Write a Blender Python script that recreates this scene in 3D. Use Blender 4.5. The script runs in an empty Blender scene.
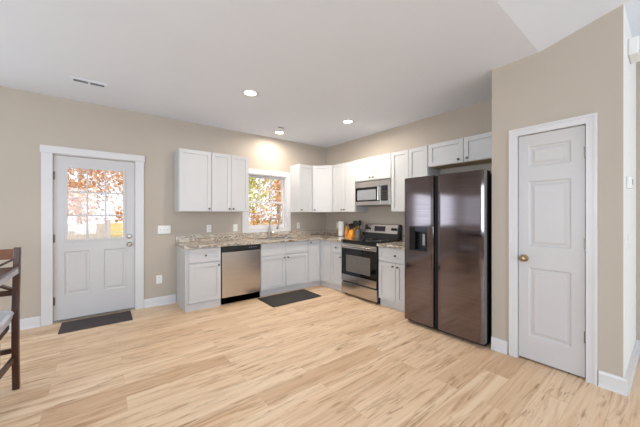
import bpy, bmesh, math, random
from mathutils import Vector, Matrix
random.seed(7)
S = bpy.context.scene
COL = S.collection
PI = math.pi

# ------------------------------------------------------------------ camera, world, sun, large lights, exposure
ZC = 2.758            # flat ceiling height
CREASE = -3.905       # where the flat ceiling turns into the vault
VSL = 0.245           # slope of the vault
RIDGE = -7.2
REAR = -10.4
LEFT = -7.4
HALL = 0.26

cam = bpy.data.cameras.new('camera')
cam.sensor_width = 36; cam.lens = 277.695*36/640; cam.clip_start = 0.05; cam.clip_end = 300
cam.shift_y = 0.6/640
co = bpy.data.objects.new('camera', cam); COL.objects.link(co)
co.location = (-3.794, -4.643, 1.329); co.rotation_euler = (PI/2, 0, -0.664)
S.camera = co

w = bpy.data.worlds.new('sky'); S.world = w; w.use_nodes = True
bg = w.node_tree.nodes['Background']
bg.inputs[0].default_value = (0.80, 0.90, 1.0, 1); bg.inputs[1].default_value = 1.9

sun = bpy.data.lights.new('sun', 'SUN'); sun.energy = 2.6; sun.angle = math.radians(3); sun.color = (1, .93, .82)
so = bpy.data.objects.new('sun', sun); COL.objects.link(so)
so.rotation_euler = (math.radians(36), 0, math.radians(-20))      # shines towards +y, from high behind the house

def area(name, loc, rot, sx, sy, power, color=(1, 1, 1)):
    l = bpy.data.lights.new(name, 'AREA'); l.shape = 'RECTANGLE'; l.size = sx; l.size_y = sy
    l.energy = power; l.color = color
    o = bpy.data.objects.new(name, l); COL.objects.link(o); o.location = loc; o.rotation_euler = rot
    return o
DAY = (0.725, 0.872, 1.0)
# added soft fill lamps in unseen window openings, standing in for daylight
area('fill_lamp_rear_left', (-5.2, REAR + .02, 1.45), (-PI/2, 0, PI), 2.4, 1.9, 120, DAY)
area('fill_lamp_rear_right', (-1.9, REAR + .02, 1.25), (-PI/2, 0, PI), 2.4, 2.1, 140, DAY)
area('fill_lamp_left', (LEFT + .02, -3.9, 1.5), (PI/2, 0, -PI/2), 2.6, 1.4, 130, DAY)
area('reflection_lamp_dining', (-6.0, .01, 1.45), (-PI/2, 0, 0), 2.1, .95, 24, DAY)  # added lamp that puts the bright band into the refrigerator doors

vs = S.view_settings
vs.view_transform = 'Standard'; vs.look = 'None'; vs.gamma = 1.0; vs.use_curve_mapping = False
vs.exposure = -0.27

# ------------------------------------------------------------------ materials
def lin(r, g, b):
    f = lambda c: (c/255/12.92) if c/255 <= .04045 else ((c/255+.055)/1.055)**2.4
    return (f(r), f(g), f(b), 1)

class NT:
    def __init__(s, name):
        s.m = bpy.data.materials.new(name); s.m.use_nodes = True
        s.t = s.m.node_tree; s.b = s.t.nodes['Principled BSDF']
    def n(s, typ, **k):
        x = s.t.nodes.new(typ)
        for a, v in k.items(): setattr(x, a, v)
        return x
    def l(s, a, b): s.t.links.new(a, b)
    def coord(s, scale=(1, 1, 1), rot=(0, 0, 0), out='Object'):
        tc = s.n('ShaderNodeTexCoord'); mp = s.n('ShaderNodeMapping')
        mp.inputs['Scale'].default_value = scale; mp.inputs['Rotation'].default_value = rot
        s.l(tc.outputs[out], mp.inputs[0]); return mp.outputs[0]
    def noise(s, vec, scale, detail=3, rough=.5, dist=0):
        x = s.n('ShaderNodeTexNoise'); x.inputs['Scale'].default_value = scale
        x.inputs['Detail'].default_value = detail; x.inputs['Roughness'].default_value = rough
        x.inputs['Distortion'].default_value = dist
        if vec is not None: s.l(vec, x.inputs['Vector'])
        return x.outputs['Fac']
    def ramp(s, fac, stops):
        x = s.n('ShaderNodeValToRGB'); r = x.color_ramp
        while len(r.elements) < len(stops): r.elements.new(.5)
        for e, (p, c) in zip(r.elements, stops): e.position = p; e.color = c
        s.l(fac, x.inputs[0]); return x.outputs[0]
    def mix(s, fac, a, b, mode='MIX'):
        x = s.n('ShaderNodeMix', data_type='RGBA', blend_type=mode)
        if isinstance(fac, (int, float)): x.inputs[0].default_value = fac
        else: s.l(fac, x.inputs[0])
        for v, i in ((a, 6), (b, 7)):
            if isinstance(v, tuple): x.inputs[i].default_value = v
            else: s.l(v, x.inputs[i])
        return x.outputs[2]
    def bump(s, h, strength, dist=.002):
        x = s.n('ShaderNodeBump'); x.inputs['Strength'].default_value = strength; x.inputs['Distance'].default_value = dist
        s.l(h, x.inputs['Height']); s.l(x.outputs[0], s.b.inputs['Normal'])

def paint(name, col, rough=.5, var=.04, scale=3, metallic=0, spec=.5):
    m = NT(name); v = m.noise(m.coord(), scale, 2)
    d = tuple(c*(1-var) for c in col[:3]) + (1,); u = tuple(min(1, c*(1+var)) for c in col[:3]) + (1,)
    m.l(m.ramp(v, [(.3, d), (.7, u)]), m.b.inputs['Base Color'])
    m.b.inputs['Roughness'].default_value = rough; m.b.inputs['Metallic'].default_value = metallic
    m.b.inputs['Specular IOR Level'].default_value = spec
    return m.m

M = {}
def wallmat():
    m = NT('beige_wall_paint'); c = m.coord()
    v = m.noise(c, 1.3, 2)
    m.l(m.ramp(v, [(.3, lin(187, 175, 162)), (.7, lin(191, 179, 166))]), m.b.inputs['Base Color'])
    m.b.inputs['Roughness'].default_value = .62; m.b.inputs['Specular IOR Level'].default_value = .3
    m.bump(m.noise(c, 180, 2), .05); return m.m
M['wall'] = wallmat()
M['ceil'] = paint('white_ceiling_paint', lin(231, 236, 246), .85, .01, 2, spec=.2)
M['whitewall'] = paint('white_wall_paint', lin(240, 240, 238), .6, .01, 2)
M['trim'] = paint('white_trim_paint', lin(217, 214, 215), .35, .01)
M['cab'] = paint('white_cabinet_paint', lin(206, 205, 206), .38, .012)
M['door'] = paint('white_door_paint', lin(203, 199, 199), .36, .01)
M['nickel'] = paint('brushed_nickel', lin(176, 168, 158), .3, .05, 60, 1)
M['knob'] = paint('dark_nickel', lin(118, 112, 106), .32, .05, 60, 1)
M['bronze'] = paint('antique_brass', lin(150, 128, 96), .3, .06, 40, 1)
M['black'] = paint('black_plastic', lin(22, 22, 24), .35, .1)
M['blackgap'] = paint('matte_black', lin(12, 12, 13), .7, .1)
M['grey'] = paint('grey_plastic', lin(150, 152, 156), .4, .04)
M['plate'] = paint('white_plastic', lin(238, 236, 232), .3, .01)
M['slot'] = paint('dark_slot', lin(50, 48, 48), .6, .1)
M['rawwood'] = None
def glassblack():
    m = NT('black_glass'); m.b.inputs['Base Color'].default_value = lin(16, 16, 18); m.b.inputs['Roughness'].default_value = .06
    v = m.noise(m.coord(), 8, 2); m.l(m.ramp(v, [(.3, lin(14, 14, 16)), (.7, lin(20, 20, 22))]), m.b.inputs['Base Color'])
    return m.m
M['bglass'] = glassblack()
def glass():
    m = NT('window_glass'); t = m.t
    tr = m.n('ShaderNodeBsdfTransparent'); gl = m.n('ShaderNodeBsdfGlossy'); gl.inputs['Roughness'].default_value = .02
    fr = m.n('ShaderNodeFresnel'); fr.inputs[0].default_value = 1.45
    mx = m.n('ShaderNodeMixShader'); m.l(fr.outputs[0], mx.inputs[0]); m.l(tr.outputs[0], mx.inputs[1]); m.l(gl.outputs[0], mx.inputs[2])
    m.l(mx.outputs[0], t.nodes['Material Output'].inputs[0]); return m.m
M['glass'] = glass()
def steel(name, c0, c1, rough, streak=(2, 2, 300), aniso=0.0):
    m = NT(name); c = m.coord(streak)
    v = m.noise(c, 1.0, 3)
    m.l(m.ramp(v, [(.3, c0), (.7, c1)]), m.b.inputs['Base Color'])
    m.b.inputs['Metallic'].default_value = 1; m.b.inputs['Roughness'].default_value = rough
    m.b.inputs['Anisotropic'].default_value = aniso
    return m.m
M['steel'] = steel('brushed_stainless_steel', lin(184, 179, 174), lin(208, 203, 198), .22)
M['dsteel'] = steel('dark_stainless_steel', lin(112, 102, 104), lin(128, 117, 118), .10, aniso=.85)
M['dsteel'].node_tree.nodes['Principled BSDF'].inputs['Anisotropic Rotation'].default_value = 0.0
M['fridgeside'] = paint('grey_door_edge', lin(165, 162, 162), .35, .03, metallic=.6)

def floormat():
    m = NT('oak_vinyl_planks'); c = m.coord()
    br = m.n('ShaderNodeTexBrick'); m.l(c, br.inputs['Vector'])
    br.offset = .37; br.offset_frequency = 2
    br.inputs['Color1'].default_value = (0, 0, 0, 1); br.inputs['Color2'].default_value = (1, 1, 1, 1)
    br.inputs['Mortar'].default_value = (.5, .5, .5, 1)
    br.inputs['Scale'].default_value = 1; br.inputs['Mortar Size'].default_value = .0012
    br.inputs['Mortar Smooth'].default_value = .3; br.inputs['Bias'].default_value = 0
    br.inputs['Brick Width'].default_value = 1.22; br.inputs['Row Height'].default_value = .182
    # shift the grain of every plank by its own random value
    sep = m.n('ShaderNodeSeparateColor'); m.l(br.outputs['Color'], sep.inputs[0])
    comb = m.n('ShaderNodeCombineXYZ')
    mul = m.n('ShaderNodeMath', operation='MULTIPLY'); m.l(sep.outputs[0], mul.inputs[0]); mul.inputs[1].default_value = 37
    m.l(mul.outputs[0], comb.inputs[2]); m.l(mul.outputs[0], comb.inputs[0])
    add = m.n('ShaderNodeVectorMath', operation='ADD'); m.l(c, add.inputs[0]); m.l(comb.outputs[0], add.inputs[1])
    def stretched(sx, sy):
        mp = m.n('ShaderNodeMapping'); mp.inputs['Scale'].default_value = (sx, sy, 1); m.l(add.outputs[0], mp.inputs[0]); return mp.outputs[0]
    base = m.ramp(sep.outputs[0], [(0, lin(205, 172, 138)), (.12, lin(224, 195, 163)), (.5, lin(230, 204, 174)), (.85, lin(234, 210, 182)), (1, lin(214, 182, 148))])
    g1 = m.noise(stretched(.7, 15), 1.0, 6, .66, 1.6)
    grain = m.ramp(g1, [(.30, lin(196, 154, 116)), (.44, lin(240, 220, 196)), (.58, lin(255, 252, 246)), (.74, lin(226, 192, 158))])
    col = m.mix(.6, base, grain, 'MULTIPLY')
    g2 = m.noise(stretched(1.5, 11), 1.0, 4, .6, 1.4)
    knots = m.ramp(g2, [(.52, (0, 0, 0, 1)), (.63, (1, 1, 1, 1))])
    fine = m.noise(stretched(6, 70), 1.0, 3, .6)
    kf = m.mix(1.0, knots, m.ramp(fine, [(.38, (.05, .05, .05, 1)), (.62, (.8, .8, .8, 1))]), 'MULTIPLY')
    col = m.mix(kf, col, lin(170, 126, 84))
    g3 = m.noise(stretched(1.7, 20), 1.0, 3, .55, 1.6)
    col = m.mix(m.ramp(g3, [(.62, (0, 0, 0, 1)), (.71, (.85, .85, .85, 1))]), col, lin(150, 106, 68))
    seam = m.n('ShaderNodeMath', operation='MULTIPLY'); m.l(br.outputs['Fac'], seam.inputs[0]); seam.inputs[1].default_value = .45
    col = m.mix(seam.outputs[0], col, lin(160, 126, 94))
    bc = m.n('ShaderNodeBrightContrast'); m.l(col, bc.inputs[0]); bc.inputs[1].default_value = .03; bc.inputs[2].default_value = .0
    m.l(bc.outputs[0], m.b.inputs['Base Color'])
    m.b.inputs['Roughness'].default_value = .42; m.b.inputs['Specular IOR Level'].default_value = .4
    return m.m
M['floor'] = floormat()

def granite():
    m = NT('veined_granite'); c = m.coord((1, 1, 1), (0, 0, .35))
    st = m.coord((1.3, 2.6, 6.0), (0, 0, .3))
    a = m.noise(st, 1.5, 5, .55, 1.6)
    colr = m.ramp(a, [(.30, lin(74, 60, 52)), (.39, lin(158, 134, 110)), (.455, lin(222, 212, 198)), (.50, lin(112, 98, 86)), (.55, lin(222, 214, 202)), (.62, lin(142, 112, 86)), (.70, lin(216, 202, 186)), (.78, lin(96, 78, 66))])
    b = m.noise(m.coord(), 45, 2)
    col = m.mix(.22, colr, m.ramp(b, [(.35, lin(130, 114, 102)), (.6, lin(255, 250, 244))]), 'MULTIPLY')
    m.l(col, m.b.inputs['Base Color']); m.b.inputs['Roughness'].default_value = .16
    return m.m
M['granite'] = granite()

def wood(name, dark, light, scale=(1, 14, 14), rough=.4):
    m = NT(name); v = m.noise(m.coord(scale), 3, 4, .6, .5)
    m.l(m.ramp(v, [(.3, dark), (.7, light)]), m.b.inputs['Base Color']); m.b.inputs['Roughness'].default_value = rough
    return m.m
M['rawwood'] = wood('unpainted_plywood', lin(206, 172, 128), lin(226, 196, 154), rough=.6)
M['darkwood'] = wood('dark_brown_wood', lin(58, 34, 26), lin(86, 52, 38), (14, 14, 1), .35)
M['railwood'] = wood('warm_brown_wood', lin(98, 56, 32), lin(130, 78, 44), (2, 14, 14), .35)
M['amberwood'] = wood('amber_wood', lin(214, 134, 40), lin(238, 166, 66), (14, 14, 2), .35)
M['mat'] = paint('black_rubber_mat', lin(56, 50, 46), .75, .15, 120)
M['doormat'] = paint('charcoal_mat_fibre', lin(72, 64, 64), .95, .3, 160)
M['fabric'] = paint('pale_grey_upholstery', lin(206, 212, 226), .4, .06, 40)
M['tableedge'] = paint('table_edge_painted_glare', lin(176, 176, 184), .3, .05, 20)  # pale tone is the glare on the edge, put into its colour
M['tabletop'] = wood('espresso_table_top', lin(46, 32, 28), lin(66, 46, 40), (2, 14, 14), .25)
M['paper'] = paint('white_paper', lin(244, 242, 238), .9, .02, 30)
M['stoneware'] = paint('grey_stoneware', lin(128, 126, 124), .4, .12, 20)
M['utensil'] = paint('black_nylon', lin(30, 36, 34), .4, .1)
def amber():
    m = NT('amber_glass'); m.l(m.ramp(m.noise(m.coord(), 14, 2), [(.3, lin(214, 128, 24)), (.7, lin(240, 160, 44))]), m.b.inputs['Base Color'])
    m.b.inputs['Roughness'].default_value = .15; return m.m
M['amber'] = amber()
def emit(name, col, st):
    m = NT(name); m.b.inputs['Emission Color'].default_value = col; m.b.inputs['Emission Strength'].default_value = st
    m.b.inputs['Base Color'].default_value = (.9, .9, .9, 1); return m.m
M['lens'] = emit('lit_lamp_lens', (1, .93, .82, 1), 9)
M['ovenwin'] = paint('oven_window_painted_reflection', lin(104, 99, 96), .12, .1, 20)  # flat grey stands in for the floor mirrored in the oven glass
M['display'] = paint('dark_display', lin(44, 38, 52), .15, .1)

# ------------------------------------------------------------------ mesh helpers
class MB:
    def __init__(s): s.b = bmesh.new()
    def box(s, x0, x1, y0, y1, z0, z1):
        x0, x1 = min(x0, x1), max(x0, x1); y0, y1 = min(y0, y1), max(y0, y1); z0, z1 = min(z0, z1), max(z0, z1)
        v = [s.b.verts.new(p) for p in ((x0,y0,z0),(x1,y0,z0),(x1,y1,z0),(x0,y1,z0),(x0,y0,z1),(x1,y0,z1),(x1,y1,z1),(x0,y1,z1))]
        for f in ((0,3,2,1),(4,5,6,7),(0,1,5,4),(1,2,6,5),(2,3,7,6),(3,0,4,7)): s.b.faces.new([v[i] for i in f])
        return s
    def prism(s, pts, z0, z1):            # polygon (x, y) counter-clockwise, extruded in z
        a = [s.b.verts.new((x, y, z0)) for x, y in pts]; b = [s.b.verts.new((x, y, z1)) for x, y in pts]
        n = len(pts); s.b.faces.new(a[::-1]); s.b.faces.new(b)
        for i in range(n): s.b.faces.new((a[i], a[(i+1) % n], b[(i+1) % n], b[i]))
        return s
    def ring_loft(s, rings, cap=True, close=True):
        R = [[s.b.verts.new(p) for p in r] for r in rings]; n = len(R[0])
        for a, b in zip(R, R[1:]):
            for i in range(n if close else n-1): s.b.faces.new((a[i], a[(i+1) % n], b[(i+1) % n], b[i]))
        if cap: s.b.faces.new(R[0][::-1]); s.b.faces.new(R[-1])
        return s
    def lathe(s, prof, o=(0, 0, 0), axis=(0, 0, 1), n=20, cap=True):
        ax = Vector(axis).normalized(); u = ax.orthogonal().normalized(); w_ = ax.cross(u); o = Vector(o)
        return s.ring_loft([[o + ax*h + (u*math.cos(2*PI*i/n) + w_*math.sin(2*PI*i/n))*r for i in range(n)] for r, h in prof], cap)
    def cyl(s, p0, p1, r0, r1=None, n=14):
        d = Vector(p1) - Vector(p0); return s.lathe([(r0, 0), (r0 if r1 is None else r1, d.length)], p0, d, n)
    def tube(s, pts, r, n=10):
        P = [Vector(p) for p in pts]; rings = []; u = None
        for i, p in enumerate(P):
            t = (P[min(i+1, len(P)-1)] - P[max(i-1, 0)]).normalized()
            u = t.orthogonal().normalized() if u is None else (u - t*u.dot(t)).normalized()
            v = t.cross(u); rr = r[i] if isinstance(r, (list, tuple)) else r
            rings.append([p + (u*math.cos(2*PI*k/n) + v*math.sin(2*PI*k/n))*rr for k in range(n)])
        return s.ring_loft(rings)
    def beam(s, p0, p1, a, b, up=(0, 0, 1)):   # rectangular bar: a across, b along up
        P0, P1 = Vector(p0), Vector(p1); t = (P1-P0).normalized(); upv = Vector(up)
        sx = t.cross(upv).normalized(); u = sx.cross(t).normalized()
        r = lambda P: [P + sx*a/2*i + u*b/2*j for i, j in ((-1,-1),(1,-1),(1,1),(-1,1))]
        return s.ring_loft([r(P0), r(P1)])
    def cells(s, x0, x1, z0, z1, y0, y1, holes):   # slab in the xz plane with rectangular holes (x0,x1,z0,z1)
        xs = sorted({x0, x1, *[h[0] for h in holes], *[h[1] for h in holes]}); zs = sorted({z0, z1, *[h[2] for h in holes], *[h[3] for h in holes]})
        for a, b in zip(xs, xs[1:]):
            run = None
            for c, d in list(zip(zs, zs[1:])) + [(None, None)]:
                solid = c is not None and not any(h[0] <= (a+b)/2 <= h[1] and h[2] <= (c+d)/2 <= h[3] for h in holes)
                if solid: run = (run[0], d) if run else (c, d)
                elif run: s.box(a, b, y0, y1, *run); run = None
        return s
    def shaker(s, x0, x1, z0, z1, yf, t=.02, st=.055, rec=.011):
        st = min(st, (x1-x0)*.3, (z1-z0)*.3)
        s.box(x0, x0+st, yf, yf+t, z0, z1); s.box(x1-st, x1, yf, yf+t, z0, z1)
        s.box(x0+st, x1-st, yf, yf+t, z0, z0+st); s.box(x0+st, x1-st, yf, yf+t, z1-st, z1)
        s.box(x0+st, x1-st, yf+rec, yf+t, z0+st, z1-st); return s
    def molded(s, x0, x1, z0, z1, yf):      # moulded raised panel filling an opening of a door, front at yf looking to -y
        R = []
        for i, d in ((0, 0), (.012, .009), (.026, .009), (.044, .002)):
            R.append([(x0+i, yf+d, z0+i), (x1-i, yf+d, z0+i), (x1-i, yf+d, z1-i), (x0+i, yf+d, z1-i)])
        s.ring_loft(R, cap=False)
        i, d = .044, .002
        s.b.faces.new([s.b.verts.new(p) for p in R[-1]])
        return s
    def rot(s, m): bmesh.ops.transform(s.b, matrix=m, verts=s.b.verts[:]); return s

def link(o, parent=None):
    COL.objects.link(o)
    if parent: o.parent = parent
    return o
def obj(name, mb, mat, parent=None, bevel=0, smooth=False, kind=None, label=None):
    bm = mb.b
    bmesh.ops.recalc_face_normals(bm, faces=bm.faces[:])
    me = bpy.data.meshes.new(name); bm.to_mesh(me); bm.free()
    me.materials.append(mat)
    if smooth:
        for p in me.polygons: p.use_smooth = True
        me.set_sharp_from_angle(angle=math.radians(35))
    o = bpy.data.objects.new(name, me); link(o, parent)
    if bevel:
        b = o.modifiers.new('bevel', 'BEVEL'); b.width = bevel; b.segments = 2; b.limit_method = 'ANGLE'; b.angle_limit = math.radians(50)
    if kind: o['kind'] = kind
    if label: o['label'] = label
    return o
def tag(o, label, cat, group=None):
    o['label'] = label; o['category'] = cat
    if group: o['group'] = group
    return o
def thing(name, label, cat, loc, rz=0, group=None):
    o = bpy.data.objects.new(name, None); o.empty_display_size = .1
    COL.objects.link(o); o.location = loc; o.rotation_euler = (0, 0, rz)
    return tag(o, label, cat, group)
def struct(name, mb, mat, bevel=0, parent=None):
    return obj(name, mb, mat, parent, bevel, kind=None if parent else 'structure')
def dup(root, loc, label, group=None, rz=None):
    r = root.copy(); COL.objects.link(r); r.location = loc; r['label'] = label
    if rz is not None: r.rotation_euler = (0, 0, rz)
    if group: r['group'] = group
    for ch in list(root.children):
        c = ch.copy(); COL.objects.link(c); c.parent = r
        for g in list(ch.children):
            d = g.copy(); COL.objects.link(d); d.parent = c
    return r

RW = -PI/2        # rotation of things standing against the right-hand wall: local x runs towards the camera, local y into the wall

# ------------------------------------------------------------------ room shell
DX0, DX1, DZ1 = -4.275, -3.432, 2.062          # exterior door opening
WX0, WX1, WZ0, WZ1 = -1.79, -.99, 1.075, 2.05  # kitchen window opening
T = .14
PX, PY0, PY1 = -.761, -3.526, -4.412           # pantry block
struct('floor', MB().box(LEFT, HALL, REAR, 0, -.12, 0), M['floor'])
struct('wall_back', MB().cells(LEFT-T, .12, -.12, ZC+.1, 0, T, [(DX0, DX1, -.0, DZ1), (WX0, WX1, WZ0, WZ1), (-7.1, -4.9, .95, 1.95)]), M['wall'])
struct('wall_right', MB().box(0, .12, PY0-.0, 0, -.12, ZC+.1), M['wall'])
VT = lambda y: ZC + VSL*(CREASE - y) if y < CREASE else ZC
# pantry block: front wall with a door opening, and its two returns
PD0, PD1 = -3.741, -4.211
pw = MB()
pw.box(PX, PX+.12, PY0, PD0, 0, 3.0); pw.box(PX, PX+.12, PD1, PY1+.004, 0, 3.0); pw.box(PX, PX+.12, PD0, PD1, 2.053, 3.0)
struct('wall_pantry', pw, M['wall'])
struct('wall_pantry_end', MB().box(PX+.002, PX+.12, PY1, PY1+.004, 0, 3.0), M['whitewall'])
struct('wall_pantry_fridge_side', MB().box(PX+.12, .12, PY0-.1, PY0, 0, 3.0), M['wall'])
struct('wall_hall', MB().box(PX+.12, HALL, PY1, PY1+.1, 0, 3.0), M['whitewall'])
struct('wall_pantry_back', MB().box(.12, .24, PY1+.1, PY0-.1, 0, 3.0), M['wall'])
side = lambda x0, x1, y1: MB()
def gable(x0, x1, y0, y1):
    m = MB(); prof = [(y0, -.12), (y1, -.12), (y1, VT(y1)+.1)]
    if y1 > CREASE: prof.append((CREASE, ZC+.1))
    prof += [(RIDGE, VT(RIDGE)+.1), (y0, VT(RIDGE)+.1 - VSL*(RIDGE-y0))]
    return m.ring_loft([[(x0, y, z) for y, z in prof], [(x1, y, z) for y, z in prof]])
struct('wall_far_right', gable(HALL, HALL+.12, REAR, PY1+.1), M['wall'])
lw = MB()
lw.box(LEFT-T, LEFT, -2.6, -1.7, -.12, ZC+.1); lw.box(LEFT-T, LEFT, -.3, 0, -.12, ZC+.1); lw.box(LEFT-T, LEFT, -1.7, -.3, -.12, .95); lw.box(LEFT-T, LEFT, -1.7, -.3, 1.95, ZC+.1); lw.box(LEFT-T, LEFT, REAR, -5.2, -.12, VT(RIDGE)+.1)
lw.box(LEFT-T, LEFT, -5.2, -2.6, -.12, .75); lw.box(LEFT-T, LEFT, -5.2, -2.6, 2.25, VT(RIDGE)+.1)
struct('wall_left', lw, M['wall'])
struct('wall_rear', MB().cells(LEFT-T, HALL+.12, -.12, ZC+.3, REAR-T, REAR, [(-6.4, -4.0, .5, 2.4), (-3.1, -.7, 0.05, 2.3)]), M['wall'])
cl = MB(); cl.box(LEFT-T, HALL+.12, CREASE, T, ZC, ZC+.1)
zr = VT(RIDGE); ze = zr - VSL*(RIDGE-REAR)
for (ya, za), (yb, zb) in (((CREASE, ZC), (RIDGE, zr)), ((RIDGE, zr), (REAR-T, ze))):
    cl.ring_loft([[(x, ya, za), (x, yb, zb), (x, yb, zb+.1), (x, ya, za+.1)] for x in (LEFT-T, HALL+.12)])
struct('ceiling', cl, M['ceil'])

# baseboards with a quarter-round shoe
def base_run(name, pts):      # pts along the wall foot; the room is on the left-hand side of the walking direction
    m = MB()
    for (x0, y0), (x1, y1) in zip(pts, pts[1:]):
        d = Vector((x1-x0, y1-y0, 0)).normalized(); n = Vector((-d.y, d.x, 0))
        prof = [(0, 0), (.026, 0), (.024, .012), (.014, .022), (.014, .1), (.009, .118), (0, .12)]
        e0 = Vector((x0, y0, 0)); e1 = Vector((x1, y1, 0))
        m.ring_loft([[p + n*a + Vector((0, 0, h)) for a, h in prof] for p in (e0, e1)])
    return struct(name, m, M['trim'])
base_run('baseboard_back', [(-4.373, 0), (LEFT, 0)])
base_run('baseboard_back_right', [(-2.925, 0), (-3.332, 0)])
base_run('baseboard_pantry_left', [(PX, -3.666), (PX, PY0)])
base_run('baseboard_pantry_right', [(PX, PY1-.014), (PX, -4.279)])
base_run('baseboard_hall', [(HALL, PY1), (PX-.001, PY1)])
base_run('baseboard_far_right', [(HALL, REAR), (HALL, PY1)])
base_run('baseboard_left', [(LEFT, 0), (LEFT, REAR)])

# ------------------------------------------------------------------ exterior door (left)
d1 = bpy.data.objects.new('door_1', None); COL.objects.link(d1); d1['kind'] = 'structure'; d1.location = (0, .02, 0)
GX0, GX1, GZ0, GZ1 = -4.165, -3.548, .985, 1.935
sx0, sx1, sz0, sz1 = DX0+.012, DX1-.011, .024, DZ1-.011
pan = [(-4.168, -3.925, .325, .862), (-3.783, -3.54, .325, .862)]
m = MB().cells(sx0, sx1, sz0, sz1, 0, .044, [(GX0+.02, GX1-.02, GZ0+.02, GZ1-.02)] + pan)
for p in pan: m.molded(*p, 0); m.box(p[0], p[1], .012, .044, p[2], p[3])
obj('slab', m, M['door'], d1)
m = MB().cells(GX0, GX1, GZ0, GZ1, -.012, .0, [(GX0+.028, GX1-.028, GZ0+.028, GZ1-.028)])
a0, a1, b0, b1 = GX0+.028, GX1-.028, GZ0+.028, GZ1-.028
for i in (1, 2):
    x = a0+(a1-a0)*i/3; m.box(x-.009, x+.009, -.004, .012, b0, b1)
    z = b0+(b1-b0)*i/3; m.box(a0, a1, -.003, .011, z-.009, z+.009)
obj('lite_frame', m, M['door'], d1, .002)
obj('pane', MB().box(a0-.006, a1+.006, .016, .020, b0-.006, b1+.006), M['glass'], d1)
for z in (1.80, 1.03, .265):
    m = MB().cyl((sx0-.002, -.006, z-.05), (sx0-.002, -.006, z+.05), .007); m.box(sx0-.004, sx0+.012, -.002, .001, z-.05, z+.05)
    obj('hinge', m, M['knob'], d1)
kx = -3.504
obj('deadbolt', MB().lathe([(.031, 0), (.031, .008), (.024, .016), (.010, .018), (.010, .03)], (kx, 0, 1.022), (0, -1, 0)).box(kx-.004, kx+.004, -.04, -.02, 1.005, 1.04), M['nickel'], d1, smooth=True)
obj('knob', MB().lathe([(.032, 0), (.032, .006), (.013, .012), (.013, .03), (.026, .04), (.029, .052), (.022, .066), (.006, .07)], (kx, 0, .914), (0, -1, 0)), M['nickel'], d1, smooth=True)
obj('threshold', MB().box(DX0, DX1, -.03, .1, .001, .02), M['nickel'], d1)
# jamb + casing
m = MB(); m.box(DX0-.0, DX0+.006, 0.0, T, 0, DZ1); m.box(DX1-.006, DX1, 0, T, 0, DZ1); m.box(DX0, DX1, 0, T, DZ1-.006, DZ1)
struct('trim_1', m, M['trim'])
m = MB(); m.box(-4.37, -4.270, -.018, 0, 0, 2.066); m.box(-3.436, -3.336, -.018, 0, 0, 2.066); m.box(-4.380, -3.326, -.024, 0, 2.066, 2.152)
struct('trim_2', m, M['trim'], .002)

# ------------------------------------------------------------------ kitchen window
def sash(m, x0, x1, z0, z1, y, st=.035):
    m.cells(x0, x1, z0, z1, y, y+.03, [(x0+st, x1-st, z0+st, z1-st)])
    for i in (1, 2):
        x = x0+st+(x1-x0-2*st)*i/3; m.box(x-.007, x+.007, y+.008, y+.022, z0+st, z1-st)
    z = (z0+z1)/2; m.box(x0+st, x1-st, y+.009, y+.021, z-.007, z+.007)
wn = bpy.data.objects.new('window_1', None); COL.objects.link(wn); wn['kind'] = 'structure'
m = MB().cells(WX0, WX1, WZ0, WZ1, 0, T, [(WX0+.02, WX1-.02, WZ0+.02, WZ1-.02)])
obj('jamb', m, M['trim'], wn)
zm = 1.545
m = MB(); sash(m, WX0+.02, WX1-.02, WZ0+.02, zm+.018, .05); obj('lower_sash', m, M['trim'], wn)
m = MB(); sash(m, WX0+.02, WX1-.02, zm-.018, WZ1-.02, .085); obj('upper_sash', m, M['trim'], wn)
obj('lower_pane', MB().box(WX0+.05, WX1-.05, .063, .066, WZ0+.05, zm-.012), M['glass'], wn)
obj('upper_pane', MB().box(WX0+.05, WX1-.05, .098, .101, zm+.012, WZ1-.05), M['glass'], wn)
m = MB().cells(-1.885, -.898, .992, 2.135, -.02, 0, [(WX0+.004, WX1-.004, WZ0+.004, WZ1-.004)])
struct('trim_3', m, M['trim'], .002)
# unseen window frames: dining ones added for refrigerator reflections, living-room ones for fill light
def frame_xz(name, x0, x1, z0, z1, y0, y1, nv):
    m = MB().cells(x0, x1, z0, z1, y0, y1, [(x0+.06, x1-.06, z0+.06, z1-.06)])
    for i in range(1, nv):
        x = x0+(x1-x0)*i/nv; m.box(x-.03, x+.03, y0, y1, z0+.06, z1-.06)
    struct(name, m, M['trim'])
frame_xz('added_window_2', -7.1, -4.9, .95, 1.95, .03, .08, 2)
frame_xz('window_3', -6.4, -4.0, .5, 2.4, REAR-.1, REAR-.05, 2)
frame_xz('window_4', -3.1, -.7, .05, 2.3, REAR-.1, REAR-.05, 2)
m = MB(); m.box(LEFT-.1, LEFT-.05, -5.2, -2.6, .75, .81); m.box(LEFT-.1, LEFT-.05, -5.2, -2.6, 2.19, 2.25)
for y in (-5.2, -3.93, -2.66): m.box(LEFT-.1, LEFT-.05, y, y+.06, .81, 2.19)
struct('window_5', m, M['trim'])
m = MB(); m.box(LEFT-.1, LEFT-.05, -1.7, -.3, .95, 1.01); m.box(LEFT-.1, LEFT-.05, -1.7, -.3, 1.89, 1.95)
for y in (-1.7, -1.03, -.36): m.box(LEFT-.1, LEFT-.05, y, y+.06, 1.01, 1.89)
struct('added_window_6', m, M['trim'])  # unseen corner window, added to widen the band reflected by the refrigerator

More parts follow.
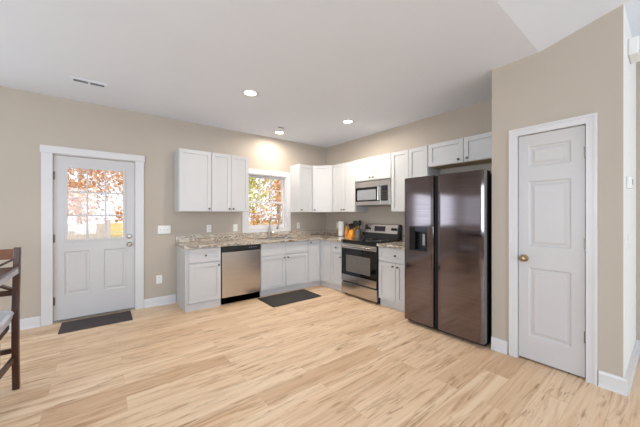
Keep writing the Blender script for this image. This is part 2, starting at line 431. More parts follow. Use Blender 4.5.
# ------------------------------------------------------------------ pantry door (front looks to -x): built in local coordinates
d2 = bpy.data.objects.new('door_2', None); COL.objects.link(d2); d2['kind'] = 'structure'
d2.location = (PX+.012, PD0, 0); d2.rotation_euler = (0, 0, RW)
W2 = PD0-PD1
px0, px1 = .083, W2-.095
pan = [(px0, px1, 1.757, 1.942), (px0, px1, 1.038, 1.627), (px0, px1, .226, .846)]
m = MB().cells(.008, W2-.012, .016, 2.044, 0, .035, pan)
for p in pan: m.molded(*p, 0); m.box(p[0], p[1], .012, .035, p[2], p[3])
obj('slab', m, M['door'], d2)
obj('knob', MB().lathe([(.033, 0), (.033, .006), (.013, .012), (.013, .03), (.025, .038), (.029, .05), (.024, .064), (.008, .069)], (.052, 0, .926), (0, -1, 0)), M['bronze'], d2, smooth=True, label='antique brass knob')
for z in (1.825, 1.09, .34):
    m = MB().cyl((W2-.003, -.008, z-.048), (W2-.003, -.008, z+.048), .008); m.box(W2-.018, W2+.012, -.003, .0, z-.048, z+.048)
    obj('hinge', m, M['knob'], d2)
m = MB(); m.box(PX, PX+.12, PD0, PD0-.004, 0, 2.053); m.box(PX, PX+.12, PD1, PD1+.005, 0, 2.053); m.box(PX, PX+.12, PD0, PD1, 2.049, 2.053)
struct('trim_4', m, M['trim'])
m = MB()
for t, o0, o1 in ((.014, 0, .048), (.021, .048, .066)):     # flat inner board and a raised outer band
    for y, q in ((PD0-.004, 1), (PD1+.004, -1)): m.box(PX-t, PX, y+q*o0, y+q*o1, 0, 2.05+o0)
    m.box(PX-t, PX, PD1+.004-o1, PD0-.004+o1, 2.05+o0, 2.05+o1)
struct('trim_5', m, M['trim'])

# ------------------------------------------------------------------ cabinets (local: x to the right, front at y = 0 looking to -y, z up)
def knob(parent, x, z, y=0):
    return obj('knob', MB().lathe([(.009, 0), (.006, .004), (.006, .014), (.014, .018), (.015, .024), (.010, .029), (.003, .03)], (x, y, z), (0, -1, 0), 14), M['knob'], parent, smooth=True)
def front(root, kind, x0, x1, z0, z1, kx=None, kz=None):
    o = obj(kind, MB().shaker(x0+.0012, x1-.0012, z0+.001, z1-.001, 0), M['cab'], root, .0015)
    if kx is not None: knob(o, kx, kz)
    return o
G = .0022
def base_cabinet(label, loc, rz, wd, depth, layout, ztop=.86, end_left=False):
    r = thing('base_cabinet', label, 'cabinet', loc, rz)
    m = MB(); m.box(0, wd, .021, depth, .105, ztop); m.box(0, wd, .05, depth, 0, .105)
    if end_left: m.box(-.012, 0.0, 0.012, depth, 0, ztop); m.box(0, wd, .022, .05, 0, .1)
    obj('body', m, M['cab'], r)
    for f in layout: front(r, *f)
    return r
cf, xi = -.59, -.62
DT, DB, RT = .645, .107, .852
base_cabinet('white base cabinet with one drawer at the free left end of the counter', (-2.905, cf, 0), 0, .463, -cf-.004,
    [('drawer', .03, .460, .66, RT, .245, .752), ('door', .03, .460, DB, DT, .425, .6)], end_left=True)
base_cabinet('white double-door sink cabinet under the window, behind the black floor mat', (-1.815, cf, 0), 0, .921, -cf-.004,
    [('drawer', .004, .4585, .66, RT), ('drawer', .4625, .917, .66, RT), ('door', .004, .4585, DB, DT, .425, .6), ('door', .4625, .917, DB, DT, .496, .6)])
# corner cabinet with two fronts meeting in the inside corner
r = thing('corner_base_cabinet', 'white inside-corner base cabinet with two tall door leaves meeting at right angles', 'cabinet', (-.892, 0, 0))
L = .892
def ell(o, z0, z1, extra=0):
    c0 = cf+.021+extra; x_ = xi+.021+extra
    return MB().prism([(-.892, -.004), (-.892, c0), (x_, c0), (x_, -.893), (-.004, -.893), (-.004, -.004)][::1], z0, z1).rot(Matrix.Translation((L, 0, 0)))
m1 = MB()
c0, x_ = cf+.021, xi+.021
m1.prism([(0, -.004), (0, c0), (x_+L, c0), (x_+L, -.893), (L-.004, -.893), (L-.004, -.004)], .105, .86)
m1.prism([(0, -.004), (0, c0+.03), (x_+L+.03, c0+.03), (x_+L+.03, -.893), (L-.004, -.893), (L-.004, -.004)], 0, .105)
obj('body', m1, M['cab'], r)
o = obj('door', MB().shaker(.004, xi+L-.003, DB, RT, cf, st=.05), M['cab'], r, .0015); knob(o, .05, .815, cf)
dm = MB().shaker(-cf+.003, .890, DB, RT, 0, st=.05).rot(Matrix.Translation((xi+L, 0, 0)) @ Matrix.Rotation(RW, 4, 'Z'))
obj('door', dm, M['cab'], r, .0015)
base_cabinet('narrow white base cabinet with one drawer directly left of the range', (xi, -.896, 0), RW, .306, -xi-.004,
    [('drawer', .004, .303, .66, RT, .15, .752), ('door', .004, .303, DB, DT, .262, .6)])
base_cabinet('white base cabinet with wide drawer over two doors between range and refrigerator', (xi, -1.969, 0), RW, .61, -xi-.004,
    [('drawer', .004, .606, .66, RT, .305, .752), ('door', .004, .3035, DB, DT, .265, .6), ('door', .3065, .606, DB, DT, .345, .6)])

ub, ut, uf = 1.366, 2.268, -.325
def wall_cabinet(label, loc, rz, wd, z0, z1, doors, raw=False, depth=.303):
    r = thing('wall_cabinet', label, 'cabinet', (loc[0], loc[1], z0), rz)
    obj('body', MB().box(0, wd, .021, depth+.018, .004 if raw else 0, z1-z0), M['cab'], r)
    if raw: obj('bottom_panel', MB().box(.012, wd-.012, .024, depth+.018, 0, .004), M['rawwood'], r, label='unpainted wood underside')
    for x0, x1, kx in doors: front(r, 'door', x0, x1, .004, z1-z0-.004, kx, .045 if kx is not None else None)
    return r
wall_cabinet('single-door white wall cabinet, leftmost of the uppers', (-2.946, uf), 0, .449, ub, ut, [(.006, .446, .412)])
wall_cabinet('double-door white wall cabinet just left of the kitchen window', (-2.495, uf), 0, .598, ub, ut, [(.003, .2975, .268), (.3005, .594, .33)])
wall_cabinet('narrow single-door white wall cabinet just right of the kitchen window', (-.905, uf), 0, .309, ub, ut, [(.004, .306, .045)])
# diagonal corner upper
r = thing('corner_wall_cabinet', 'white diagonal-front wall cabinet in the corner of the two walls', 'cabinet', (-.594, uf, ub))
e = uf+.02
pts = [(-.593, e), (-.593, -.004), (-.004, -.004), (-.004, -.593), (e, -.593)][::-1]
obj('body', MB().prism([(x+.594, y-uf) for x, y in pts], 0, ut-ub), M['cab'], r)
dlen = math.hypot(.594+uf, .594+uf)
dmx = Matrix.Rotation(-PI/4, 4, 'Z')
o = obj('door', MB().shaker(.004, dlen-.004, .004, ut-ub-.004, -.002, t=.016).rot(dmx), M['cab'], r, .0015)
k = MB().lathe([(.009, 0), (.006, .004), (.006, .014), (.014, .018), (.015, .024), (.010, .029), (.003, .03)], (.045, -.002, .045), (0, -1, 0), 14).rot(dmx)
obj('knob', k, M['knob'], o, smooth=True)
wall_cabinet('double-door white wall cabinet between the corner and the microwave', (uf, -.597), RW, .605, ub, ut, [(.004, .300, .268), (.303, .602, .335)])
wall_cabinet('short double-door white cabinet directly above the microwave', (uf, -1.206), RW, .762, 1.885, ut, [(.004, .379, .345), (.383, .758, .417)])
wall_cabinet('double-door white wall cabinet between the microwave and the refrigerator', (uf, -1.970), RW, .609, ub, ut, [(.004, .303, .268), (.306, .605, .34)])
wall_cabinet('short wide white cabinet above the refrigerator', (uf, -2.581), RW, .940, 1.962, ut, [(.004, .467, .415), (.471, .936, .52)], raw=True)

# ------------------------------------------------------------------ countertops, sink, faucet
CT0, CT1 = .862, .90
SKX0, SKX1, SKY0, SKY1 = -1.68, -1.06, -.49, -.13
r = thing('countertop', 'L-shaped veined granite countertop with low backsplash around the corner', 'countertop', (-2.94, -.63, CT0))
oy = Matrix.Translation((2.94, .63, -CT0))
m = MB()
ED = -.63
def cut(x0, x1, y0, y1): m.box(x0, x1, y0, y1, CT0, CT1)
cut(-2.94, SKX0, ED, -.002); cut(SKX0, SKX1, ED, SKY0); cut(SKX0, SKX1, SKY1, -.002)
cut(SKX1, -.66, ED, -.002); cut(-.66, -.002, -1.2, -.002)
obj('slab', m.rot(oy), M['granite'], r)
m = MB(); m.box(-2.93, -.002, -.021, -.002, CT1, 1.0); m.box(-.021, -.002, -1.2, -.021, CT1, 1.0)
obj('backsplash', m.rot(oy), M['granite'], r, .002)
r = thing('countertop', 'short granite countertop between the range and the refrigerator', 'countertop', (-.66, -1.972, CT0), RW)
obj('slab', MB().box(0, .605, 0, .658, 0, .038), M['granite'], r, .004)
obj('backsplash', MB().box(0, .605, .639, .658, .038, .138), M['granite'], r, .002)

r = thing('sink', 'stainless steel sink set into the granite counter below the window', 'sink', ((SKX0+SKX1)/2, (SKY0+SKY1)/2, .70))
hx, hy = (SKX1-SKX0)/2-.004, (SKY1-SKY0)/2-.004
m = MB(); rings = []
def rr(hx, hy, z, rad=.05, n=5):
    P = []
    for cx_, cy_, a0 in ((hx-rad, hy-rad, 0), (-hx+rad, hy-rad, PI/2), (-hx+rad, -hy+rad, PI), (hx-rad, -hy+rad, 1.5*PI)):
        for i in range(n+1): P.append((cx_+rad*math.cos(a0+i*PI/2/n), cy_+rad*math.sin(a0+i*PI/2/n), z))
    return P
m.ring_loft([rr(hx, hy, .204), rr(hx, hy, .01), rr(hx-.01, hy-.01, 0), rr(hx-.015, hy-.015, .004), rr(hx-.012, hy-.012, .02), rr(hx-.012, hy-.012, .204), ], cap=False)
m.b.faces.new([m.b.verts.new(p) for p in rr(hx-.015, hy-.015, .004)])
mr = [rr(hx, hy, .204), rr(hx-.012, hy-.012, .204)]; m.ring_loft(mr, cap=False)
obj('basin', m, M['steel'], r, smooth=True)
obj('drain', MB().lathe([(.042, .004), (.042, .008), (.03, .008), (.028, .006)], (0, 0, 0)), M['nickel'], r, smooth=True)

fx, fy = -1.392, -.075
r = thing('faucet', 'brushed nickel gooseneck faucet rising in front of the window', 'faucet', (fx, fy, CT1))
obj('base', MB().lathe([(.027, 0), (.027, .008), (.021, .02), (.019, .12), (.014, .15)]), M['nickel'], r, smooth=True)
dxy = Vector((.55, -.83, 0)).normalized()
P = [Vector((0, 0, .14)), Vector((0, 0, .24))]
for i in range(13):
    a = PI - i*PI*1.08/12
    P.append(dxy*(.085+.085*math.cos(a)) + Vector((0, 0, .265+.085*math.sin(a))))
obj('spout', MB().tube(P, .015), M['nickel'], r, smooth=True)
e = P[-1]; obj('spray_head', MB().lathe([(.016, 0), (.019, .02), (.021, .08), (.017, .088)], e, (P[-1]-P[-2])), M['nickel'], r, smooth=True)
obj('handle', MB().tube([(.018, 0, .07), (.045, -.004, .075), (.09, -.01, .10)], [.013, .010, .007]), M['nickel'], r, smooth=True)

# ------------------------------------------------------------------ dishwasher
r = thing('dishwasher', 'stainless steel dishwasher with black control strip', 'dishwasher', (-2.438, cf-.012, 0))
wd = .618
obj('tub', MB().box(.004, wd-.004, .03, .575, .012, .856), M['blackgap'], r)
obj('door', MB().box(.006, wd-.006, 0, .03, .105, .772), M['steel'], r, .006)
m = MB().prism([(.006, .0), (wd-.006, 0), (wd-.006, .03), (.006, .03)], .776, .854)
obj('control_panel', m, M['black'], r, .004)
obj('handle_pocket', MB().box(.20, wd-.20, -.004, .0, .786, .806), M['blackgap'], r)
for i in range(4): obj('button', MB().box(.42+i*.035, .44+i*.035, -.003, 0, .815, .825), M['grey'], r)
obj('kick_plate', MB().box(.006, wd-.006, .03, .05, .012, .1), M['blackgap'], r)

# ------------------------------------------------------------------ range
r = thing('range', 'freestanding stainless steel electric range with black glass top', 'stove', (-.655, -1.207, 0), RW)
wd = .757; D = .63
obj('body', MB().box(.002, wd-.002, .035, D, .03, .895), M['black'], r)
for x in (.05, wd-.05): obj('foot', MB().cyl((x, .08, 0), (x, .08, .032), .018), M['blackgap'], r)
obj('cooktop', MB().box(0, wd, 0, D-.06, .895, .912), M['bglass'], r, .003)
for cx_, cy_, rad in ((.2, .16, .10), (.56, .16, .115), (.2, .41, .085), (.56, .41, .08)):
    obj('burner_ring', MB().lathe([(rad, 0), (rad, .0006), (rad-.006, .0006), (rad-.006, 0)], (cx_, cy_, .912), n=40, cap=False), M['grey'], r)
dr = obj('oven_door', MB().box(.004, wd-.004, 0.006, .035, .235, .85), M['black'], r, .004)
obj('upper_trim', MB().box(.004, wd-.004, 0.0, .006, .775, .85), M['steel'], dr, .002)
obj('glass', MB().box(.006, wd-.006, .001, .006, .345, .773), M['bglass'], dr)
obj('inner_window', MB().box(.12, wd-.12, -.0005, .001, .40, .67), M['ovenwin'], dr)
obj('lower_trim', MB().box(.004, wd-.004, 0.0, .006, .237, .343), M['steel'], dr, .002)
obj('emblem', MB().lathe([(.016, 0), (.016, .003), (.012, .004)], (wd/2, 0, .285), (0, -1, 0)), M['knob'], dr, smooth=True)
hb = MB().tube([(.05, -.045, .815), (wd-.05, -.045, .815)], .013)
for x in (.08, wd-.08): hb.cyl((x, 0, .815), (x, -.045, .815), .009)
obj('handle', hb, M['steel'], dr, smooth=True)
obj('storage_drawer', MB().box(.004, wd-.004, .002, .035, .04, .215), M['steel'], r, .003)
bgd = MB().ring_loft([[(x, D-.105, .912), (x, D, .912), (x, D, 1.158), (x, D-.05, 1.158)] for x in (.012, wd-.012)])
bk = obj('backguard', bgd, M['black'], r, .004)
def on_guard(x0, x1, z0, z1, off):    # a plate lying on the sloping face of the backguard
    yy = lambda z: D-.105 + .055*(z-.912)/.246
    return MB().ring_loft([[(x, yy(z0)-off, z0), (x, yy(z0)+.002, z0), (x, yy(z1)+.002, z1), (x, yy(z1)-off, z1)] for x in (x0, x1)])
obj('control_panel', on_guard(.014, wd-.04, 1.01, 1.152, .004), M['steel'], bk)
obj('display', on_guard(.24, .47, 1.04, 1.125, .006), M['display'], bk)
for x in (.06, .125, wd-.135, wd-.075):
    z = 1.08; y = D-.105+.055*(z-.912)/.246-.004
    obj('knob', MB().lathe([(.024, 0), (.022, .018), (.018, .022)], (x, y, z), (0, -1, .22)), M['black'], bk, smooth=True)

# ------------------------------------------------------------------ microwave
r = thing('microwave', 'stainless steel over-the-range microwave under the short cabinet', 'microwave', (-.335, -1.209, 1.47), RW)
wd = .757; H = .405
obj('body', MB().box(0, wd, .03, .33, .0, H), M['black'], r, .003)
dr = obj('door', MB().box(.002, .565, 0, .03, .006, H-.004), M['steel'], r, .003)
obj('window', MB().box(.02, .515, -.002, .0, .068, .305), M['bglass'], dr)
obj('inner_window', MB().box(.06, .475, -.003, -.002, .095, .262), M['grey'], dr)
obj('handle', MB().tube([(.543, 0, .07), (.543, -.035, .085), (.543, -.035, .295), (.543, 0, .31)], .011), M['steel'], dr, smooth=True)
pn = obj('control_panel', MB().box(.567, wd-.002, 0, .03, .006, H-.004), M['steel'], r, .003)
obj('keypad', MB().box(.582, wd-.05, -.002, 0, .068, .31), M['bglass'], pn)
for i in range(3):
    for j in range(4): obj('button', MB().box(.597+i*.036, .624+i*.036, -.003, -.002, .085+j*.04, .11+j*.04), M['slot'], pn)
obj('display', MB().box(.597, .695, -.003, -.002, .262, .295), M['display'], pn)
obj('vent_grille', MB().box(.02, wd-.02, .06, .30, -.006, 0), M['grey'], r)

# ------------------------------------------------------------------ refrigerator (local x = towards the camera, front = -y)
r = thing('refrigerator', 'dark stainless side-by-side refrigerator with water dispenser', 'refrigerator', (-.855, -2.580, 0), RW)
W = .910
obj('cabinet', MB().box(.004, W-.004, .075, .79, .02, 1.745), M['blackgap'], r, .004)
obj('base_grille', MB().box(.01, W-.01, .06, .075, .01, .05), M['blackgap'], r)
for x in (.06, W-.06): obj('foot', MB().cyl((x, .12, 0), (x, .12, .022), .02), M['blackgap'], r)
for x in (.05, W-.05): obj('hinge_cover', MB().box(x-.04, x+.04, .03, .2, 1.745, 1.772), M['blackgap'], r, .004)
def fprofile(m, xa, xb, x0, x1, z0, z1, ra, rb):
    def yf(x):
        u = (x-(x0+x1)/2)/((x1-x0)/2)
        y = .003*u*u
        for e, rad in ((x-x0, ra), (x1-x, rb)):
            if rad and e < rad: y += rad - math.sqrt(max(0, rad*rad-(rad-e)**2))
        return y
    n = 22; xs = [xa+(xb-xa)*i/n for i in range(n+1)]
    m.prism([(x, yf(x)) for x in xs] + [(xb, .07), (xa, .07)], z0, z1)
    return yf
f0, f1 = .0, .380; g0, g1 = .437, W
dx0, dx1, dz0, dz1 = .072, .305, .892, 1.184
m = MB(); fprofile(m, f0, f1, f0, f1, .045, dz0, .004, .003); fprofile(m, f0, f1, f0, f1, dz1, 1.768, .004, .003)
fprofile(m, f0, dx0, f0, f1, dz0, dz1, .004, .003); fprofile(m, dx1, f1, f0, f1, dz0, dz1, .004, .003)
fd = obj('freezer_door', m, M['dsteel'], r, smooth=True)
m = MB(); fprofile(m, g0, g1, g0, g1, .045, 1.768, .003, .005)
rd = obj('fridge_door', m, M['dsteel'], r, smooth=True)
obj('door_edge', MB().box(g1-.002, g1+.002, .016, .07, .05, 1.765), M['fridgeside'], rd, label='pale grey door edge')
obj('handle_recess', MB().box(f1-.004, g0+.004, .035, .074, .05, 1.762), M['blackgap'], r, label='black handle channel between the doors')
dp = obj('dispenser_niche', MB().box(dx0, dx1, .058, .07, dz0, dz1).box(dx0, dx0+.006, .004, .07, dz0, dz1).box(dx1-.006, dx1, .004, .07, dz0, dz1).box(dx0, dx1, .004, .07, dz1-.006, dz1).box(dx0, dx1, .004, .07, dz0, dz0+.014), M['black'], fd)
obj('dispenser_controls', MB().box(dx0+.07, dx1-.006, .004, .03, dz1-.06, dz1-.008), M['display'], fd)
obj('dispenser_panel', MB().box(dx0+.006, dx0+.075, .003, .03, dz0+.014, dz1-.006), M['bglass'], fd)
obj('dispenser_lever', MB().box(dx0+.155, dx0+.185, .035, .05, dz0+.07, dz1-.09), M['grey'], fd)
# maker's lettering at the top of the right-hand door
fc = bpy.data.curves.new('lettering', 'FONT'); fc.body = 'SAMSUNG'; fc.size = .026; fc.extrude = .0004; fc.align_x = 'CENTER'
ft = bpy.data.objects.new('tmp_text', fc); COL.objects.link(ft)
dg = bpy.context.evaluated_depsgraph_get(); tm = bpy.data.meshes.new_from_object(ft.evaluated_get(dg)); bpy.data.objects.remove(ft)
tm.transform(Matrix.Translation((.826, .0072, 1.717)) @ Matrix.Rotation(math.radians(3.0), 4, 'Z') @ Matrix.Rotation(PI/2, 4, 'X')); tm.materials.append(M['plate'])
link(bpy.data.objects.new('door_lettering', tm), rd)

# ------------------------------------------------------------------ floor mats
tag(obj('kitchen_mat', MB().box(-1.885, -1.01, -1.125, -.615, .001, .013), M['mat'], None, .004), 'black anti-fatigue mat on the floor in front of the sink', 'floor mat')
tag(obj('door_mat', MB().box(-4.185, -3.495, -.45, -.05, .001, .010), M['doormat'], None, .003), 'charcoal doormat on the floor at the exterior door', 'doormat')

# ------------------------------------------------------------------ counter things
z0 = CT1
r = thing('paper_towel_holder', 'upright holder inside the paper towel roll on the corner counter', 'holder', (-.15, -.66, z0))
obj('base', MB().lathe([(.07, 0), (.07, .008), (.066, .012)], n=28), M['knob'], r, smooth=True)
obj('rod', MB().lathe([(.006, .012), (.006, .3), (.011, .305), (.011, .318), (.004, .322)]), M['knob'], r, smooth=True)
tag(obj('paper_towel_roll', MB().lathe([(.018, 0), (.058, 0), (.058, .275), (.018, .275), (.018, 0)], n=32, cap=False), M['paper'], None, smooth=True), 'white paper towel roll standing on the corner counter', 'paper towel').location = (-.15, -.66, z0+.0125)
r = thing('amber_bottle', 'orange narrow-necked bottle between paper towels and knife block', 'bottle', (-.17, -.835, z0))
obj('bottle_body', MB().lathe([(.036, 0), (.04, .006), (.042, .08), (.036, .13), (.016, .165), (.012, .2)], n=24), M['amber'], r, smooth=True)
obj('cap', MB().lathe([(.014, .2), (.014, .245), (.01, .25)], n=16), M['darkwood'], r, smooth=True)
r = thing('knife_block', 'amber wooden knife block on the counter beside the range', 'knife block', (-.2, -.985, z0), RW)
tl = .30
kb = MB().ring_loft([[(x, -.06, 0), (x, .07, 0), (x, .10, .19), (x, .0, .135)] for x in (-.055, .055)])
obj('block', kb, M['amberwood'], r, .004)
kn = (0, -.1*.5+.0, 0)
first = None
nrm = Vector((0, -.055, .10)).normalized()       # outward normal of the sloping top in local coordinates
rotm = Matrix.Rotation(RW, 4, 'Z')
for i, (x, t) in enumerate(((-.035, .25), (-.012, .25), (.012, .25), (.035, .25), (-.022, .7), (.022, .7))):
    p = Vector((x, .0+.1*t, .135+.055*t))
    a = p + nrm*.001; b = p + nrm*(.115 if t < .5 else .1)
    km = MB().beam(a, a+nrm*.012, .012, .022, (1, 0, 0)); km2 = MB().beam(a+nrm*.012, b, .015, .026, (1, 0, 0))
    k = thing('kitchen_knife', 'black-handled kitchen knife standing in the wooden knife block', 'knife', (-.2, -.985, z0), RW, 'knives in the knife block')
    obj('bolster', km, M['nickel'], k); obj('handle', km2, M['black'], k, .003)
r = thing('utensil_crock', 'grey crock of cooking utensils beside the range', 'crock', (-.17, -1.125, z0))
obj('pot', MB().lathe([(.048, 0), (.053, .01), (.055, .15), (.057, .155), (.051, .155), (.049, .02), (.0001, .02)], n=28, cap=False), M['stoneware'], r, smooth=True)
def utensil(name, label, cat, dx, dy, tx, ty, ln, head):
    u = thing(name, label, cat, (-.17, -1.125, z0), 0, 'utensils in the crock')
    p0 = Vector((dx, dy, .026)); p1 = p0 + Vector((tx, ty, ln)); d = (p1-p0).normalized()
    obj('handle', MB().tube([p0, p1], .006), M['utensil'], u, smooth=True)
    s = d.cross(Vector((1, .3, 0))).normalized()
    if head == 'spoon':
        obj('bowl', MB().lathe([(.004, 0), (.02, .012), (.028, .035), (.022, .06), (.006, .072)], p1-d*.004, d, 14), M['utensil'], u, smooth=True)
    elif head == 'spatula':
        obj('blade', MB().beam(p1-d*.004, p1+d*.085, .06, .006, (1, .3, 0)), M['utensil'], u, .002)
    else:
        obj('bowl', MB().lathe([(.01, -.02), (.03, -.012), (.036, .008), (.034, .022)], p1, d + Vector((-.7, 0, 0)), 16), M['utensil'], u, smooth=True)
utensil('serving_spoon', 'black serving spoon leaning left in the grey crock', 'spoon', .0, .015, -.02, .05, .22, 'spoon')
utensil('spatula', 'black flat spatula standing in the grey crock', 'spatula', -.012, .0, -.03, .0, .2, 'spatula')
utensil('ladle', 'black ladle leaning right in the grey crock', 'ladle', .0, -.015, -.01, -.035, .225, 'ladle')
utensil('pasta_spoon', 'black rounded spoon at the back of the grey crock', 'spoon', .015, .0, .04, .015, .23, 'spoon')

# ------------------------------------------------------------------ outlets and switches
def outlet(label, loc, rz=0):
    r = thing('wall_outlet', label, 'outlet', loc, rz)
    obj('cover_plate', MB().box(-.037, .037, -.006, 0, -.06, .06), M['plate'], r, .002)
    for z in (-.026, .026):
        s = obj('socket', MB().box(-.017, .017, -.008, -.006, z-.015, z+.015), M['plate'], r, .002)
        obj('slot', MB().box(-.008, -.005, -.0085, -.008, z-.005, z+.007).box(.005, .008, -.0085, -.008, z-.005, z+.006), M['slot'], s)
    return r
def switch(label, loc, n, rz=0):
    r = thing('light_switch', label, 'light switch', loc, rz); hw = .037+.023*(n-1)
    obj('cover_plate', MB().box(-hw, hw, -.006, 0, -.06, .06), M['plate'], r, .002)
    for i in range(n):
        x = (i-(n-1)/2)*.046
        obj('toggle', MB().ring_loft([[(x-.006, -.006, z-.014), (x+.006, -.006, z-.014), (x+.006, -.006, z+.014), (x-.006, -.006, z+.014)] if k == 0 else [(x-.004, -.016, z+.002), (x+.004, -.016, z+.002), (x+.004, -.016, z+.012), (x-.004, -.016, z+.012)] for k, z in ((0, 0), (1, 0))]), M['plate'], r)
    return r
switch('wide triple light switch on the wall between door and counter', (-3.079, 0, 1.10), 3)
outlet('white outlet low on the wall between exterior door and base cabinet', (-3.145, 0, .377))
outlet('white outlet above the backsplash over the dishwasher', (-2.441, 0, 1.096))
switch('single light switch above the backsplash, left of the window trim', (-2.005, 0, 1.095), 1)
outlet('white outlet on the back wall right of the window trim', (-.715, 0, 1.10))
outlet('white outlet on the right-hand wall above the backsplash by the paper towels', (0, -.39, 1.10), RW)
switch('single light switch on the narrow wall beyond the pantry door', (-.50, PY1, 1.11), 1)
r = thing('thermostat', 'small white thermostat on the narrow wall beyond the pantry door', 'thermostat', (-.54, PY1, 1.575))
obj('case', MB().box(-.06, .06, -.028, 0, -.045, .045), M['plate'], r, .006)
obj('screen', MB().box(-.03, .03, -.0295, -.028, -.015, .025), M['grey'], r)
r = thing('wall_sensor', 'white box sensor high on the narrow wall near the vaulted ceiling', 'sensor', (-.40, PY1, 2.60))
obj('case', MB().box(-.11, .11, -.06, 0, -.01, .125), M['plate'], r, .01)
obj('lens', MB().lathe([(.014, 0), (.012, .006), (.006, .008)], (-.03, -.06, .025), (0, -1, 0)), M['black'], r, smooth=True)

# ------------------------------------------------------------------ ceiling fittings
def downlight(label, x, y, power):
    r = thing('recessed_light', label, 'ceiling light', (x, y, ZC), 0, 'recessed ceiling lights')
    obj('trim_ring', MB().lathe([(.096, 0), (.094, -.006), (.074, -.008), (.066, -.002), (.066, 0)], n=36, cap=False), M['trim'], r, smooth=True)
    obj('lens', MB().lathe([(.067, -.0005), (.067, -.003), (.03, -.004)], n=32), M['lens'], r, smooth=True)
    l = bpy.data.lights.new('lamp', 'AREA'); l.shape = 'DISK'; l.size = .13; l.energy = power; l.color = (1, .91, .79); l.spread = math.radians(172)
    o = bpy.data.objects.new('lamp', l); link(o, r); o.location = (0, 0, -.012)
downlight('large recessed ceiling light, nearest to the exterior door', -2.422, -1.557, 15)
downlight('recessed ceiling light above the sink, close to the back wall', -1.358, -.376, 15)
downlight('recessed ceiling light in front of the range', -.815, -1.534, 24)
def register(label, x0, x1, y0, y1, groups):
    r = thing('ceiling_vent', label, 'vent', ((x0+x1)/2, (y0+y1)/2, ZC)); hx, hy = (x1-x0)/2, (y1-y0)/2
    m = MB(); m.box(-hx, hx, -hy, -hy+.035, -.006, 0); m.box(-hx, hx, hy-.035, hy, -.006, 0)
    m.box(-hx, -hx+.025, -hy+.035, hy-.035, -.006, 0); m.box(hx-.025, hx, -hy+.035, hy-.035, -.006, 0)
    if groups == 2: m.box(-.009, .009, -hy+.035, hy-.035, -.006, 0)
    obj('frame', m, M['ceil'], r)
    obj('opening', MB().box(-hx+.025, hx-.025, -hy+.035, hy-.035, -.001, 0), M['slot'], r)
    n = 3 if groups == 2 else 4
    for i in range(n):
        y = -hy+.035+(i+.5)*(2*hy-.07)/n
        obj('slat', MB().box(-hx+.025, hx-.025, y-.003, y+.003, -.005, -.001), M['grey'], r)
register('long double-slot ceiling vent above the exterior door', -4.065, -3.755, -.785, -.645, 2)
register('small ceiling vent beside the light above the sink', -1.56, -1.39, -.71, -.57, 1)

# ------------------------------------------------------------------ dining table and stool at the left edge
def stool(label, loc, rz):      # faces -y; origin on the floor under the middle of the seat
    r = thing('counter_stool', label, 'stool', loc, rz)
    hw = .215
    for s in (-1, 1):
        m = MB(); P = [(s*hw, .17, 0), (s*(hw-.0), .145, .35), (s*hw, .15, .62), (s*hw, .185, .86), (s*hw, .2, 1.072)]
        m.ring_loft([[(x-.019, y-.026, z), (x+.019, y-.026, z), (x+.019, y+.02, z), (x-.019, y+.02, z)] for x, y, z in P])
        obj('rear_leg', m, M['darkwood'], r, .004)
        obj('front_leg', MB().beam((s*(hw-.034), -.2, 0), (s*(hw-.034), -.185, .47), .036, .036, (0, 1, 0)), M['darkwood'], r, .003)
        obj('side_stretcher', MB().beam((s*(hw-.034), -.19, .24), (s*(hw-.01), .15, .24), .022, .035), M['darkwood'], r)
    obj('front_stretcher', MB().beam((-hw+.034, -.195, .17), (hw-.034, -.195, .17), .022, .035), M['darkwood'], r)
    obj('rear_stretcher', MB().beam((-hw, .15, .30), (hw, .15, .30), .022, .035), M['darkwood'], r)
    obj('seat_frame', MB().box(-hw+.03, hw-.03, -.205, .14, .465, .50), M['darkwood'], r, .003)
    m = MB().ring_loft([rr(.178, .17, .501, .04), rr(.196, .188, .525, .05), rr(.212, .204, .59, .05), rr(.198, .187, .612, .05), rr(.13, .115, .622, .05)])
    m.rot(Matrix.Translation((0, -.035, 0)))
    obj('seat_cushion', m, M['fabric'], r, smooth=True, label='pale grey upholstered seat')
    obj('top_rail', MB().ring_loft([[(x, .175+c, .985), (x, .197+c, .985), (x, .207+c, 1.062), (x, .185+c, 1.062)] for x, c in ((-hw+.017, 0), (-.1, .012), (.1, .012), (hw-.017, 0))]), M['railwood'], r, .003)
    obj('lower_rail', MB().beam((-hw+.017, .160, .735), (hw-.017, .160, .735), .02, .04), M['darkwood'], r)
    obj('cross_slat', MB().beam((-hw+.015, .165, .755), (hw-.015, .187, .985), .016, .05, (0, 1, 0)), M['darkwood'], r)
    obj('cross_slat', MB().beam((hw-.015, .167, .755), (-hw+.015, .189, .985), .016, .05, (0, 1, 0)), M['darkwood'], r)
    return r
st = stool('brown cross-back counter stool at the left edge of the photo, in front of the wall', (-4.528, -1.715, 0), 0)
r = thing('dining_table', 'counter-height dining table with glare painted on its edge at the left side of the photo', 'table', (-4.768, -2.53, 0))
obj('top', MB().box(-.5, .5, -.78, .78, .94, .955), M['tabletop'], r, .003)
obj('edge_band', MB().box(-.5, .5, -.78, .78, .905, .94), M['tableedge'], r, .003, label='table edge with glare painted pale grey')
obj('apron', MB().box(-.42, .42, -.70, .70, .825, .905), M['darkwood'], r)
for sx in (-1, 1):
    for sy in (-1, 1): obj('leg', MB().box(sx*.38-.035, sx*.38+.035, sy*.66-.035, sy*.66+.035, 0, .825), M['darkwood'], r, .004)

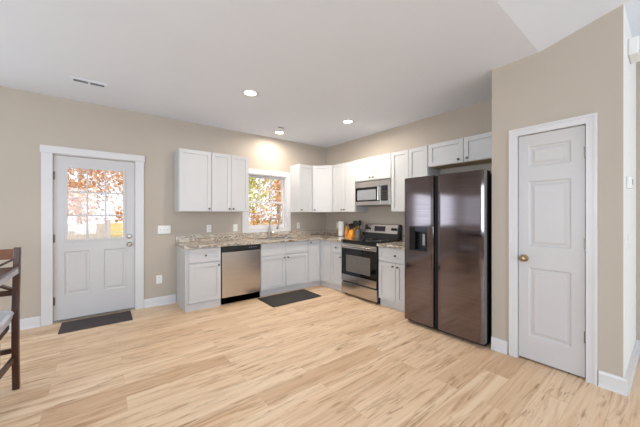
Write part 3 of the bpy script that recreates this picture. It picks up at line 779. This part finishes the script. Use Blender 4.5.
# ------------------------------------------------------------------ outdoors seen through the panes
def groundmat():
    m = NT('leaf_covered_lawn'); c = m.coord()
    a = m.noise(c, 2.5, 6, .7); b = m.noise(c, .25, 3)
    c1 = m.ramp(a, [(.35, lin(150, 120, 70)), (.5, lin(226, 170, 84)), (.65, lin(240, 200, 130))])
    m.l(m.mix(m.ramp(b, [(.4, (0, 0, 0, 1)), (.6, (1, 1, 1, 1))]), c1, lin(176, 172, 120)), m.b.inputs['Base Color'])
    m.b.inputs['Roughness'].default_value = 1; return m.m
struct('ground', MB().box(-30, 40, T+.02, 60, -.6, -.35), groundmat())
def leafmat(name, a, b, c_):
    m = NT(name); v = m.noise(m.coord(), 5, 2)
    m.l(m.ramp(v, [(.35, a), (.5, b), (.65, c_)]), m.b.inputs['Base Color']); m.b.inputs['Roughness'].default_value = .7
    m.b.inputs['Transmission Weight'].default_value = 0
    return m.m
LM = [leafmat('orange_leaves', lin(196, 128, 88), lin(226, 172, 126), lin(238, 206, 168)),
      leafmat('yellow_green_leaves', lin(150, 156, 84), lin(208, 200, 110), lin(234, 224, 160)),
      leafmat('russet_leaves', lin(150, 112, 104), lin(200, 158, 140), lin(226, 196, 178))]
M['fence'] = wood('weathered_white_boards', lin(186, 178, 178), lin(206, 200, 200), (14, 14, 1), .8)
BARK = wood('pale_bark', lin(150, 136, 126), lin(196, 184, 174), (8, 8, 1), .9)
def foliage_mesh(seed, R, H, n):
    rnd = random.Random(seed); v = []; f = []
    cl = [(rnd.gauss(0, R*.45), rnd.gauss(0, R*.45), rnd.uniform(-.5, .5)*H, R*rnd.uniform(.3, .5)) for _ in range(16)]
    for i in range(n):
        cx_, cy_, cz_, cr = rnd.choice(cl)
        p = Vector((cx_+rnd.gauss(0, cr*.6), cy_+rnd.gauss(0, cr*.6), cz_+rnd.gauss(0, cr*.6)))
        s = rnd.uniform(.06, .13); a = Vector((rnd.gauss(0, 1), rnd.gauss(0, 1), rnd.gauss(0, 1))).normalized(); b = a.orthogonal().normalized(); c_ = a.cross(b)
        k = len(v); v += [p-b*s, p+c_*s*.5+a*s*.1, p+b*s, p-c_*s*.5+a*s*.1]; f += [(k, k+1, k+2), (k, k+2, k+3)]
    me = bpy.data.meshes.new('foliage'); me.from_pydata([tuple(x) for x in v], [], f); return me
def tree(label, x, y, h, R, mat, seed, n=3000):
    r = thing('tree', label, 'tree', (x, y, -.35), seed)
    rnd = random.Random(seed); tr = MB()
    tr.tube([(0, 0, 0), (.05, 0, h*.35), (-.05, .05, h*.7), (.02, 0, h)], [.14, .11, .07, .02], 8)
    for i in range(6):
        z = h*(.35+.09*i); a = i*2.4; L_ = R*.9
        tr.tube([(0, 0, z), (math.cos(a)*L_*.5, math.sin(a)*L_*.5, z+.35), (math.cos(a)*L_, math.sin(a)*L_, z+.6)], [.05, .035, .012], 6)
    obj('trunk', tr, BARK, r, smooth=True)
    me = foliage_mesh(seed, R, h*.75, n); me.materials.append(mat)
    o = bpy.data.objects.new('foliage', me); link(o, r); o.location = (0, 0, h*.58)
tree('orange autumn tree seen through the left column of the door panes', -5.3, 8.0, 6, 1.4, LM[0], 1)
tree('orange autumn tree seen through the right column of the door panes', -2.6, 11.5, 6.5, 1.5, LM[0], 2)
tree('russet tree seen low through the middle door panes', -4.9, 18, 7, 2.0, LM[2], 3)
tree('yellow-green tree seen at the left side of the kitchen window', 1.0, 7.5, 6, 1.6, LM[1], 4)
tree('orange tree seen at the right side of the kitchen window', 4.5, 10, 6.5, 1.7, LM[0], 5)
tree('russet tree seen low in the middle of the kitchen window', 3.6, 20, 5, 2.2, LM[2], 6)
tree('yellow tree seen far off at the right of the kitchen window', 10.5, 17, 7.5, 2.2, LM[1], 7)
r = thing('yard_fence', 'white board fence in the yard seen through the lower door panes', 'fence', (-10.85, 6.2, -.35))
for i in range(7): obj('post', MB().box(i*1.2-.05, i*1.2+.05, -.05, .05, 0, 1.5), M['fence'], r)
for i in range(6):
    m = MB()
    for j in range(8): m.box(i*1.2+.055+j*.137, i*1.2+.055+j*.137+.125, -.012, .012, .08, 1.38)
    m.box(i*1.2+.05, i*1.2+1.15, .012, .045, .3, .4); m.box(i*1.2+.05, i*1.2+1.15, .012, .045, 1.1, 1.2)
    obj('panel', m, M['fence'], r)
